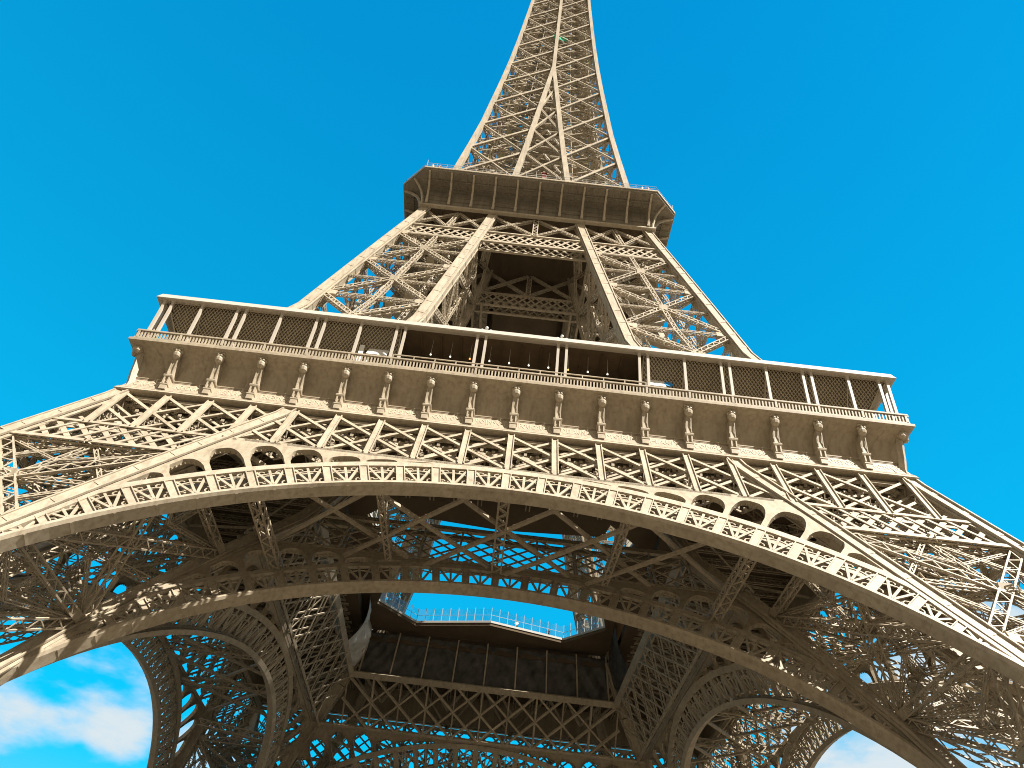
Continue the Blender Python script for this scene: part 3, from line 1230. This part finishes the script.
def upper_faces():
    res = []
    for kind in range(4):
        b = MB()

        def pt(u, z):
            o, i = outer(z) - .45, inner(z)
            e = o if kind in (0, 1) else i
            m = i + (o - i) * u
            return np.array([m, -e, z]) if kind in (0, 2) else np.array([e, -m, z])
        nn = np.array([0, -1., .27]) if kind in (0, 2) else np.array([1., 0, .27])
        for j, (z0, z1) in enumerate(zip(UZ[:-1], UZ[1:])):
            if j == 4:
                # short girder storey under the second floor
                zm = 104.2
                b.laced(pt(0, zm), pt(.5, z1), .45, .4, nn, .1, .5)
                b.laced(pt(.5, z1), pt(1, zm), .45, .4, nn, .1, .5)
                b.laced(pt(0, z1), pt(.5, zm), .45, .4, nn, .1, .5)
                b.laced(pt(.5, zm), pt(1, z1), .45, .4, nn, .1, .5)
                b.laced(pt(.5, zm), pt(.5, z1), .6, .5, nn, .12, .6)
                continue
            b.laced(pt(0, z0), pt(1, z1), .72, .6, nn, .13, .62, bar=.12)
            b.laced(pt(1, z0), pt(0, z1), .72, .6, nn, .13, .62, bar=.12)
            b.laced(pt(0, z1), pt(1, z1), .5, .5, nn, .1, .5)
            b.laced(pt(.5, z0), pt(.5, z1), .6, .5, nn, .12, .55, bar=.1)
            zm = (z0 + z1) / 2
            b.laced(pt(0, zm), pt(1, zm), .35, .35, nn, .08, .45)
            c = pt(.5, zm)
            b.bar(c - np.array([0, 0, .6]), c + np.array([0, 0, .6]), 1.0, .66, nn)
            for u, u2 in ((0, .14), (1, .86)):
                b.bar(pt(u, z1), pt(u2, z1), 1.0, .55, nn)
        res.append(b)
    return res


for b in upper_faces():
    b.build('lattice_side', PAINT, ul)
rot_copies(ul, QUARTERS)


# lattice belts under the second floor (outer and inner planes)
def belt(hf, xo, z0, z1, zt, dep_list, cross):
    ch, la = MB(), MB()
    n = np.array([0, -1., .27])
    n /= np.linalg.norm(n)
    for dep in dep_list:
        ch.bar(P(hf, -xo(z0), z0, dep), P(hf, xo(z0), z0, dep), .35, .3, n)
        ch.bar(P(hf, -xo(z1), z1, dep), P(hf, xo(z1), z1, dep), .3, .3, n)
        pit = 1.32
        K = int(xo(z0) / pit) + 2
        H_ = z1 - z0
        for k in range(-K, K + 1):
            for dk in (-2, 2):
                x0, x1 = k * pit, (k + dk) * pit
                lim0 = xo(z0)
                if abs(x0) > lim0:
                    continue
                t1 = 1.0
                if abs(x1) > xo(z1):
                    t1 = (xo(z1) - abs(x0)) / max(.01, abs(x1) - abs(x0))
                if t1 <= .1:
                    continue
                la.bar(P(hf, x0, z0, dep + (.05 if dk > 0 else .13)), P(hf, x0 + (x1 - x0) * t1, z0 + H_ * t1, dep + (.05 if dk > 0 else .13)), .3, .07, n)
    if cross:
        xi = inner
        # open storey between the belt and the floor, middle bay
        w0, w1 = xi(z1), xi(zt)
        for dep in dep_list[:1]:
            for sg in (-1, 1):
                la.laced(P(hf, sg * w0, z1, dep), P(hf, sg * w1 * .05, zt, dep), .45, .4, n, .1, .5)
                la.laced(P(hf, 0, z1, dep), P(hf, sg * w1, zt, dep), .45, .4, n, .1, .5)
            la.laced(P(hf, 0, z1, dep), P(hf, 0, zt, dep), .8, .5, n, .14, .6)
    return ch, la


for hf, xo in ((lambda z: outer(z) - .3, lambda z: outer(z) - .8), (inner, inner)):
    ch, la = belt(hf, xo, 100.2, 103.7, 109.9, (0, 1.3), True)
    t_ = ch.build('upper_girder', PAINT, tower)
    la.build('lattice', PAINT, t_)
    rot_copies(t_, QUARTERS)

# ================================================================== second floor
fl = MB()
# solid dark floors over the middle
fl.box((-17.22, -17.22, 110.2), (17.22, 17.22, 110.6))
for k in range(-10, 11):
    fl.bar((k * 1.6, -16.82, 110), (k * 1.6, 16.82, 110), .2, .4, (0, 0, 1))
fl.box((-20, -17, 114.7), (20, 17, 115))
fl.box((-17, -20, 114.71), (17, 20, 115.01))
# lift well box hanging in the middle
fl.box((-5.2, -5.2, 103.8), (5.2, 5.2, 109.9))
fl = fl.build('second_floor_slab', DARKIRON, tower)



def octo(w, c, z):
    """front face then the chamfer to its right, quarter of the octagon"""
    return [(-c, -w, z), (c, -w, z), (w, -c, z)]


sk = MB()
SP = [(17.27, 17.22, 110.05), (17.67, 17.37, 110.1), (17.72, 17.38, 110.5), (17.47, 17.37, 110.56), (17.47, 17.37, 111.8), (17.64, 17.37, 111.82), (17.64, 17.37, 111.96), (17.47, 17.37, 111.98), (17.47, 17.37, 112.9), (17.62, 17.38, 112.92), (17.62, 17.38, 113.04), (17.47, 17.37, 113.06), (17.47, 17.37, 114.35), (20.72, 17.48, 114.6), (20.90, 17.49, 114.62), (20.92, 17.50, 115.1), (20.82, 17.50, 115.5), (20.62, 17.49, 115.5), (20.62, 17.49, 115.05), (17.22, 17.22, 115.05)]
sk.grid([octo(w, c, z) for w, c, z in SP])
# panel joints along the curved skirt
for k in range(-21, 22):
    x = k * .8
    prev = None
    for w, c, z in SP[3:5]:
        p = np.array([x, -w - .01, z])
        if prev is not None:
            sk.bar(prev, p, .05, .03, (0, -1, -.5))
        prev = p
for k in range(-5, 5):
    for f_ in (.33, .66):
        x = (k + f_) * 3.36
        sk.bar((x, -17.62, 114.28), (x, -20.62, 114.5), .16, .14, (0, 0, 1))
for yy in (18.3, 19.4):
    sk.bar((-17.22, -yy, 114.32), (17.22, -yy, 114.32), .16, .16, (0, 0, 1))
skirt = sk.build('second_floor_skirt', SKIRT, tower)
lb = MB()
lb.grid([[(-w, -w, z), (w, -w, z)] for w, z in ((17.3, 109.95), (17.86, 109.98), (17.9, 110.1), (17.74, 110.5), (17.5, 110.58))])
lb.build('lower_moulding', PAINT, skirt)
tb = MB()
for a, b_ in zip(octo(20.98, 17.6, 115.1)[:-1], octo(20.98, 17.6, 115.1)[1:]):
    tb.bar(a, b_, .16, .3, (0, 0, 1))
tb.build('top_moulding', PAINT, skirt)
rl2 = MB()
for a, b_ in zip(octo(20.77, 17.47, 115.5)[:-1], octo(20.77, 17.47, 115.5)[1:]):
    a, b_ = np.array(a), np.array(b_)
    L = np.linalg.norm(b_ - a)
    for zz in (.55, 1.1):
        rl2.bar(a + [0, 0, zz], b_ + [0, 0, zz], .04, .04, (0, 0, 1))
    m = int(L / 1.5)
    for j in range(m + 1):
        p = a + (b_ - a) * j / m
        rl2.bar(p, p + [0, 0, 1.1], .045, .045, (1, 0, 0))
        if j in (3, 11):
            rl2.bar(p, p + [0, 0, 1.9], .07, .07, (1, 0, 0))
rl2.build('railing', GREYMETAL, skirt)
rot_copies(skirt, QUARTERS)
bk = MB()
prev = None
BP = [(17.64, 110.65), (17.77, 111.5), (18.07, 112.4), (18.5, 113.3), (19.4, 114.05), (20.67, 114.6)]
for (w0, z0), (w1, z1) in zip(BP[:-1], BP[1:]):
    bk.bar((0, -w0 - .1, z0), (0, -w1 - .1, z1 - .05), .34, .28, (1, 0, 0))
bk.bar((0, -17.77, 110.6), (0, -17.82, 111.6), .42, .3, (0, -1, 0))
bracket = bk.build('bracket', PAINT, tower)
first = True
for side in range(4):
    a = side * math.pi / 2
    for k in range(-5, 6):
        c = bracket if first else bracket.copy()
        if not first:
            col.objects.link(c)
            c.parent = tower
        first = False
        x = k * 3.36
        c.location = (x * math.cos(a), x * math.sin(a), 0)
        c.rotation_euler = (0, 0, a)
    # thin curved rib under the chamfered corner
    rb = bracket.copy()
    rb.scale = (1, .8, 1)
    col.objects.link(rb)
    rb.parent = tower
    rb.rotation_euler = (0, 0, a + math.pi / 4)
    rr = 10.5
    rb.location = (rr * math.cos(a - math.pi / 4), rr * math.sin(a - math.pi / 4), 0)

# ================================================================== upper shaft
SZ = [115.5, 125.4, 136.1, 146.8, 156.9, 167.8, 178.2, 188.8, 198.3, 207.8, 216.8, 225.5, 234, 242.5, 251, 259]
shaft = MB()
for z0, z1 in zip(SZ[:-1], SZ[1:]):
    o0, o1 = outer(z0) - .35, outer(z1) - .35
    # inner diaphragm
    c = [(o1, -o1, z1), (o1, o1, z1), (-o1, o1, z1), (-o1, -o1, z1)]
    shaft.laced(c[0], c[2], .5, .5, (0, 0, 1), .1, .7)
    shaft.laced(c[1], c[3], .5, .5, (0, 0, 1), .1, .7)
    for k in range(4):
        m0 = (np.array(c[k]) + c[(k + 1) % 4]) / 2
        m1 = (np.array(c[(k + 1) % 4]) + c[(k + 2) % 4]) / 2
        shaft.laced(m0, m1, .4, .4, (0, 0, 1), .09, .6)
    # lift guides, stair and core bracing
    w = max(1.6, o1 * .38)
    zs = np.linspace(z0, z1, 4)
    for za, zb_ in zip(zs[:-1], zs[1:]):
        for sx, sy in ((1, 1), (1, -1), (-1, 1), (-1, -1)):
            shaft.laced((sx * w, sy * w, za), (sx * w, sy * w, zb_), .5, .5, (1, 0, 0), .1, .6)
        for sx in (-1, 1):
            shaft.bar((sx * w, -w, za), (sx * w, w, zb_), .22, .15, (1, 0, 0))
            shaft.bar((-w, sx * w, za), (w, sx * w, zb_), .22, .15, (0, 1, 0))
            shaft.bar((w, sx * w, za), (-w, sx * w, zb_), .22, .15, (0, 1, 0))
            shaft.bar((-w, sx * w, zb_), (w, sx * w, zb_), .22, .2, (0, 0, 1))
            shaft.bar((sx * w, -w, zb_), (sx * w, w, zb_), .22, .2, (0, 0, 1))
    shaft.bar((-w, 0, z0), (w, w * .4, z1), .9, .15, (0, 0, 1))
    zs = np.linspace(z0, z1, 4)
    for j, (za, zb_) in enumerate(zip(zs[:-1], zs[1:])):
        oa = np.interp(za, [z0, z1], [o0, o1])
        ob = np.interp(zb_, [z0, z1], [o0, o1])
        for k in range(4):
            a_ = k * math.pi / 2
            c_, s_ = math.cos(a_), math.sin(a_)
            rt = lambda x, y, z: (x * c_ - y * s_, x * s_ + y * c_, z)
            for f0, f1 in ((.25, .7), (.7, .25)) if j % 2 else ((.7, .25), (.45, .85)):
                shaft.bar(rt(f0 * oa, -.62 * oa, za), rt(f1 * ob, -.62 * ob, zb_), .55, .1, (0, 0, 1))
                shaft.bar(rt(-f0 * oa, -.8 * oa, za), rt(-f1 * ob, -.8 * ob, zb_), .2, .1, (0, 1, 0))
            shaft.laced(rt(-ob, -.72 * ob, zb_), rt(ob, -.72 * ob, zb_), .3, .3, (0, 0, 1), .08, .5)
            for f in (-.75, -.4, .4, .75):
                shaft.bar(rt(f * oa, -.85 * oa, za), rt(f * ob, -.85 * ob, zb_), .14, .14, (0, 1, 0))
    shaft.box((-w * .8, -w * .8, z1 - .1), (w * .8, w * .8, z1))
shaft = shaft.build('shaft', PAINT, tower)
cr = MB()
for sx, sy in ((1, -1), (1, 1), (-1, 1), (-1, -1)):
    cr = MB()
    for z0, z1 in zip(SZ[:-1], SZ[1:]):
        o0, o1 = outer(z0) - .4, outer(z1) - .4
        ww = float(np.interp(z0, [116, 220], [.92, .68]))
        cr.bar((sx * o0, sy * o0, z0), (sx * o1, sy * o1, z1), ww, ww, (1, 0, 0))
    cr.build('corner_rafter', PAINT, shaft)
for side in range(4):
    a = side * math.pi / 2
    c_, s_ = math.cos(a), math.sin(a)
    rt = lambda p: np.array([p[0] * c_ - p[1] * s_, p[0] * s_ + p[1] * c_, p[2]])
    n = rt(np.array([0, -1., .12]))
    fr, la = MB(), MB()
    for z0, z1 in zip(SZ[:-1], SZ[1:]):
        o0, o1 = outer(z0) - .35, outer(z1) - .35
        i0, i1 = inner(z0), inner(z1)
        ww = float(np.interp(z0, [116, 220], [.92, .68]))
        for s2 in ((-1, 1) if i0 > .3 else (1,)):
            fr.bar(rt((s2 * i0, -o0 - .03, z0)), rt((s2 * i1, -o1 - .03, z1)), ww, .8, n)
        dw = .52 if z0 < 200 else .42
        for s2 in (-1, 1):
            i_0, i_1 = s2 * i0, s2 * i1
            q0, q1 = s2 * o0, s2 * o1
            # X of each half bay
            for (xa, za, ya, xb, zb_, yb), up in (((q0, z0, o0, i_1, z1, o1), s2 < 0), ((i_0, z0, o0, q1, z1, o1), s2 > 0)):
                la.laced(rt((xa, -ya + .1, za)), rt((xb, -yb + .1, zb_)), dw * (1 if up else .75), .4, n, .12 if up else .09, .55, bar=.1 if up else .07)
                la.bar(rt((xa, -ya - .12, za)), rt((xb, -yb - .12, zb_)), dw * (.9 if up else .35), .06, n)
        # finer second layer just inside
        for zz0, zz1 in ((z0, (z0 + z1) / 2), ((z0 + z1) / 2, z1)):
            a0, a1 = np.interp([zz0, zz1], [z0, z1], [o0, o1])
            b0, b1 = np.interp([zz0, zz1], [z0, z1], [i0, i1])
            for s2 in (-1, 1):
                la.bar(rt((s2 * a0, -a0 * .93, zz0)), rt((s2 * b1, -a1 * .93, zz1)), .2, .1, n)
                la.bar(rt((s2 * b0, -a0 * .93, zz0)), rt((s2 * a1, -a1 * .93, zz1)), .2, .1, n)
        if i0 > .6:
            la.laced(rt((-i0, -o0 + .1, z0)), rt((i1, -o1 + .1, z1)), dw * .8, .4, n, .11, .5)
            la.laced(rt((i0, -o0 + .1, z0)), rt((-i1, -o1 + .1, z1)), dw * .8, .4, n, .11, .5)
            la.bar(rt((-i0, -o0 - .12, z0)), rt((i1, -o1 - .12, z1)), dw * .6, .06, n)
    fr.build('middle_rafter', PAINT, shaft)
    la.build('lattice_side', PAINT, shaft)

# ================================================================== things on and in the tower
# black tarpaulins round the well
def tarp_sheet(b, p00, p10, p01, p11, nx, ny, amp, sag=0.0, seed=0):
    rnd = np.random.RandomState(seed)
    p00, p10, p01, p11 = map(np.array, (p00, p10, p01, p11))
    nn = np.cross(p10 - p00, p01 - p00)
    nn = nn / np.linalg.norm(nn)
    ph = rnd.rand(6) * 6.28
    front, back = [], []
    for j in range(ny + 1):
        v = j / ny
        r1, r2 = [], []
        for i in range(nx + 1):
            u = i / nx
            p = (p00 * (1 - u) + p10 * u) * (1 - v) + (p01 * (1 - u) + p11 * u) * v
            d = amp * (math.sin(u * 9 + v * 7 + ph[0]) * .5 + math.sin(u * 17 - v * 13 + ph[1]) * .3 + math.sin(u * 31 + v * 23 + ph[2]) * .2 + math.sin(-u * 47 + v * 35 + ph[3]) * .12)
            d *= math.sin(math.pi * min(1, max(0, v))) ** .4 * math.sin(math.pi * u) ** .3
            d += sag * math.sin(math.pi * v)
            r1.append(p + nn * d)
            r2.append(p + nn * (d - .03))
        front.append(r1)
        back.append(r2)
    b.grid(front)
    b.grid(back)


tp = empty('tarpaulin_screen', (0, 17, 57))
tag(tp, 'row of black tarpaulin panels hung across the far side of the open well', 'tarpaulin')
for k in range(8):
    x0, x1 = -16.4 + k * 4.1, -16.4 + (k + 1) * 4.1
    b = MB()
    tarp_sheet(b, np.array([x0 * 1.05 + .05, 19.0, 52.3]) - [0, 17, 57], np.array([x1 * 1.05 - .05, 19.0, 52.3]) - [0, 17, 57], np.array([x0 + .05, 17.0, 57.3]) - [0, 17, 57], np.array([x1 - .05, 17.0, 57.3]) - [0, 17, 57], 18, 14, .3, 0, k)
    b.build('panel', TARP, tp, True)
for k in range(9):
    x = -16.4 + k * 4.1
    bt = MB()
    bt.bar((x * 1.05, 18.6 - 17, 52.2 - 57), (x, 16.6 - 17, 57.5 - 57), .18, .16, (0, -1, 0))
    bt.build('batten', PAINT, tp)
for sgn, lab in ((-1, 'crumpled grey tarpaulin billowing beside the left end of the black panels'), (1, 'dull tarpaulin hanging straight beside the right end of the black panels')):
    b = MB()
    if sgn < 0:
        tarp_sheet(b, (-18.5, 18.7, 52.2), (-18.5, 10.5, 52.2), (-16.9, 17.0, 58.2), (-16.2, 8.0, 58.2), 28, 20, -.6, -1.0, 21)
        o = b.build('tarpaulin', GREYTARP, None, True)
    else:
        tarp_sheet(b, (18.5, 9.5, 52.2), (18.5, 18.7, 52.2), (16.2, 8, 58.2), (16.9, 17, 58.2), 26, 18, -.35, -.4, 22)
        o = b.build('tarpaulin', TARP, None, True)
    tag(o, lab, 'tarpaulin')

# green netting high in the shaft
b = MB()
tarp_sheet(b, (-.9, -8.3, 196.6), (2.5, -8.3, 195.2), (-.9, -7.9, 199.4), (2.3, -7.9, 197.6), 10, 8, .25, .3, 3)
o = b.build('safety_net', GREEN, None, True)
tag(o, 'bright green safety net slung inside the upper shaft', 'safety net')

# red box behind the railing of the second floor
b = MB()
b.box((0.1, -13.6, 126.2), (.85, -12.9, 129.2))
b.box((0, -13.7, 129.2), (.95, -12.8, 129.4))
o = b.build('red_cabinet', RED)
b = MB()
for i in range(3):
    b.bar((.12, -13.63, 126.9 + i * .9), (.83, -13.63, 126.9 + i * .9), .12, .05, (0, 0, 1))
b.build('shelf_band', WHITE, o)
tag(o, 'narrow red cabinet at the foot of the upper shaft', 'cabinet')

# lamps along the open middle bays
for k, x in enumerate(np.arange(-8.5, 8.6, 1.87)):
    org = k % 5 == 2
    e = empty('globe_lamp', (x, -33.5, 61.5))
    b = MB()
    b.ball((0, 0, 0), .09, 10, 6)
    b.build('bulb', OBULB if org else BULB, e, True)
    b = MB()
    b.bar((0, 0, .12), (0, 0, 2.0), .025, .025, (1, 0, 0))
    b.bar((0, 0, .1), (0, 0, .25), .09, .09, (1, 0, 0))
    b.build('cord', GREYMETAL, e)
    tag(e, 'small orange hanging lamp over the open gallery balustrade' if org else 'small white hanging lamp over the open gallery balustrade', 'lamp', 'orange gallery lamps' if org else 'white gallery lamps')

# information boards on the gallery
e = empty('display_board', (-13.4, -33.9, 59.3))
b = MB()
b.prism([(-.95, -.25, .75), (.95, -.25, .75), (.95, .45, 2.15), (-.95, .45, 2.15)], (0, .08, -.04))
b.build('board', WHITE, e)
for s_ in (-.8, .8):
    b = MB()
    b.bar((s_, 0.1, -1.65), (s_, .1, 1.2), .1, .1, (1, 0, 0))
    b.build('leg', WHITE, e)
b = MB()
b.bar((-1.5, .1, -1.65), (-1.6, .2, 2.2), .45, .12, (0, 1, 0))
b.build('side_panel', WHITE, e)
tag(e, 'white slanted display board with a narrow side panel behind the balustrade', 'board')
e = empty('display_board', (13.4, -33.9, 59.3))
b = MB()
b.prism([(-1.1, -.25, .75), (.3, -.25, .75), (.3, .45, 2.15), (-1.5, .45, 2.15)], (0, .08, -.04))
b.build('board', WHITE, e)
b = MB()
rows = []
for j in range(17):
    t = 2 * math.pi * j / 16
    rows.append((.62 + .42 * math.cos(t), 0.1 + .25 * math.sin(t), 1.5 + .5 * math.sin(t)))
b.prism(rows[:-1], (0, .06, -.03))
b.build('blue_disc', BLUE, e)
for s_ in (-.8, .8):
    b = MB()
    b.bar((s_, 0.1, -1.65), (s_, .1, 1.2), .1, .1, (1, 0, 0))
    b.build('leg', WHITE, e)
tag(e, 'white slanted display board with a round blue panel behind the balustrade', 'board')

# floodlight clusters on the gallery roof
for x, lab in ((-3.55, 'cluster of white floodlights on the gallery roof left of the middle'), (3.75, 'cluster of white floodlights on the gallery roof right of the middle')):
    e = empty('floodlight', (x, -34.4, 64.42))
    b = MB()
    b.bar((-.5, 0, .1), (.5, 0, .1), .1, .1, (0, 0, 1))
    b.bar((0, 0, 0), (0, 0, .5), .1, .1, (1, 0, 0))
    b.build('bracket', GREYMETAL, e)
    for dx, dz in ((-.42, .22), (.0, .62), (.42, .22)):
        b = MB()
        b.ball((dx, -.05, dz), .16, 10, 6)
        b.build('lamp_head', WHITE, e, True)
    tag(e, lab, 'floodlight')


# visitors
def person(loc, rotz, shirt, trousers, label, arm=0.25):
    me = bpy.data.meshes.new('person')
    J = dict(hip=(0, 0, .95), chest=(0, 0, 1.3), neck=(0, 0, 1.48), head=(0, -.02, 1.6), top=(0, -.01, 1.70),
             sl=(.19, 0, 1.42), el=(.25, -.06, 1.14), hl=(.22, -.06 - arm, 1.02), sr=(-.19, 0, 1.42), er=(-.25, -.06, 1.14), hr=(-.22, -.06 - arm, 1.02),
             tl=(.1, 0, .9), kl=(.11, -.02, .5), al=(.11, .02, .08), fl=(.12, -.16, .04), tr=(-.1, 0, .9), kr=(-.11, -.02, .5), ar=(-.11, .02, .08), fr=(-.12, -.16, .04))
    rd = dict(hip=.15, chest=.17, neck=.06, head=.10, top=.075, sl=.075, el=.05, hl=.045, sr=.075, er=.05, hr=.045, tl=.095, kl=.062, al=.045, fl=.04, tr=.095, kr=.062, ar=.045, fr=.04)
    ks = list(J)
    E = [('hip', 'chest'), ('chest', 'neck'), ('neck', 'head'), ('head', 'top'), ('chest', 'sl'), ('sl', 'el'), ('el', 'hl'), ('chest', 'sr'), ('sr', 'er'), ('er', 'hr'),
         ('hip', 'tl'), ('tl', 'kl'), ('kl', 'al'), ('al', 'fl'), ('hip', 'tr'), ('tr', 'kr'), ('kr', 'ar'), ('ar', 'fr')]
    me.from_pydata([J[k] for k in ks], [(ks.index(a), ks.index(b)) for a, b in E], [])
    o = bpy.data.objects.new('person', me)
    col.objects.link(o)
    md = o.modifiers.new('skin', 'SKIN')
    sv = me.skin_vertices[0].data
    for i, k in enumerate(ks):
        sv[i].radius = (rd[k], rd[k])
        sv[i].use_root = (k == 'hip')
    s = o.modifiers.new('sub', 'SUBSURF')
    s.levels = s.render_levels = 1
    bpy.context.view_layer.update()
    dgr = bpy.context.evaluated_depsgraph_get()
    m2 = bpy.data.meshes.new_from_object(o.evaluated_get(dgr))
    o.modifiers.clear()
    o.data = m2
    m2.materials.clear()
    for m in (SKIN, shirt, trousers, HAIR):
        m2.materials.append(m)
    for p in m2.polygons:
        c = p.center
        p.use_smooth = True
        p.material_index = 3 if (c.z > 1.64 or (c.z > 1.54 and c.y > .03)) else 0 if c.z > 1.46 or (abs(c.x) > .17 and c.z < 1.06 and c.z > .9 and c.y < -.1) else 1 if c.z > .93 else 2
    o.location = loc
    o.rotation_euler = (0, 0, rotz)
    tag(o, label, 'person', 'visitors at the railings')
    return o


PINK = mat('pale_pink_cloth', (0.6, 0.35, 0.33), 0.8, 0.1, 2.0)
NAVY = mat('navy_cloth', (0.03, 0.04, 0.09), 0.8, 0.1, 2.0)
person((-16.6, -20.52, 115.02), 0.2, WHITE, NAVY, 'person in white top at the second floor railing by the left corner')
person((-15.6, -20.5, 115.02), -0.3, PINK, NAVY, 'person in pink top near the left corner of the second floor railing')
person((16.3, -20.52, 115.02), 0.3, PINK, NAVY, 'person in pink top at the second floor railing by the right corner')
person((15.4, -20.5, 115.02), -0.1, WHITE, NAVY, 'person in white top near the right corner of the second floor railing')
person((3.6, 14.6, 58.75), 0.1, WHITE, NAVY, 'person in white top behind the glass railing of the open well')
person((8.2, 15.9, 58.75), -0.2, NAVY, NAVY, 'person in dark clothes behind the glass railing of the open well')
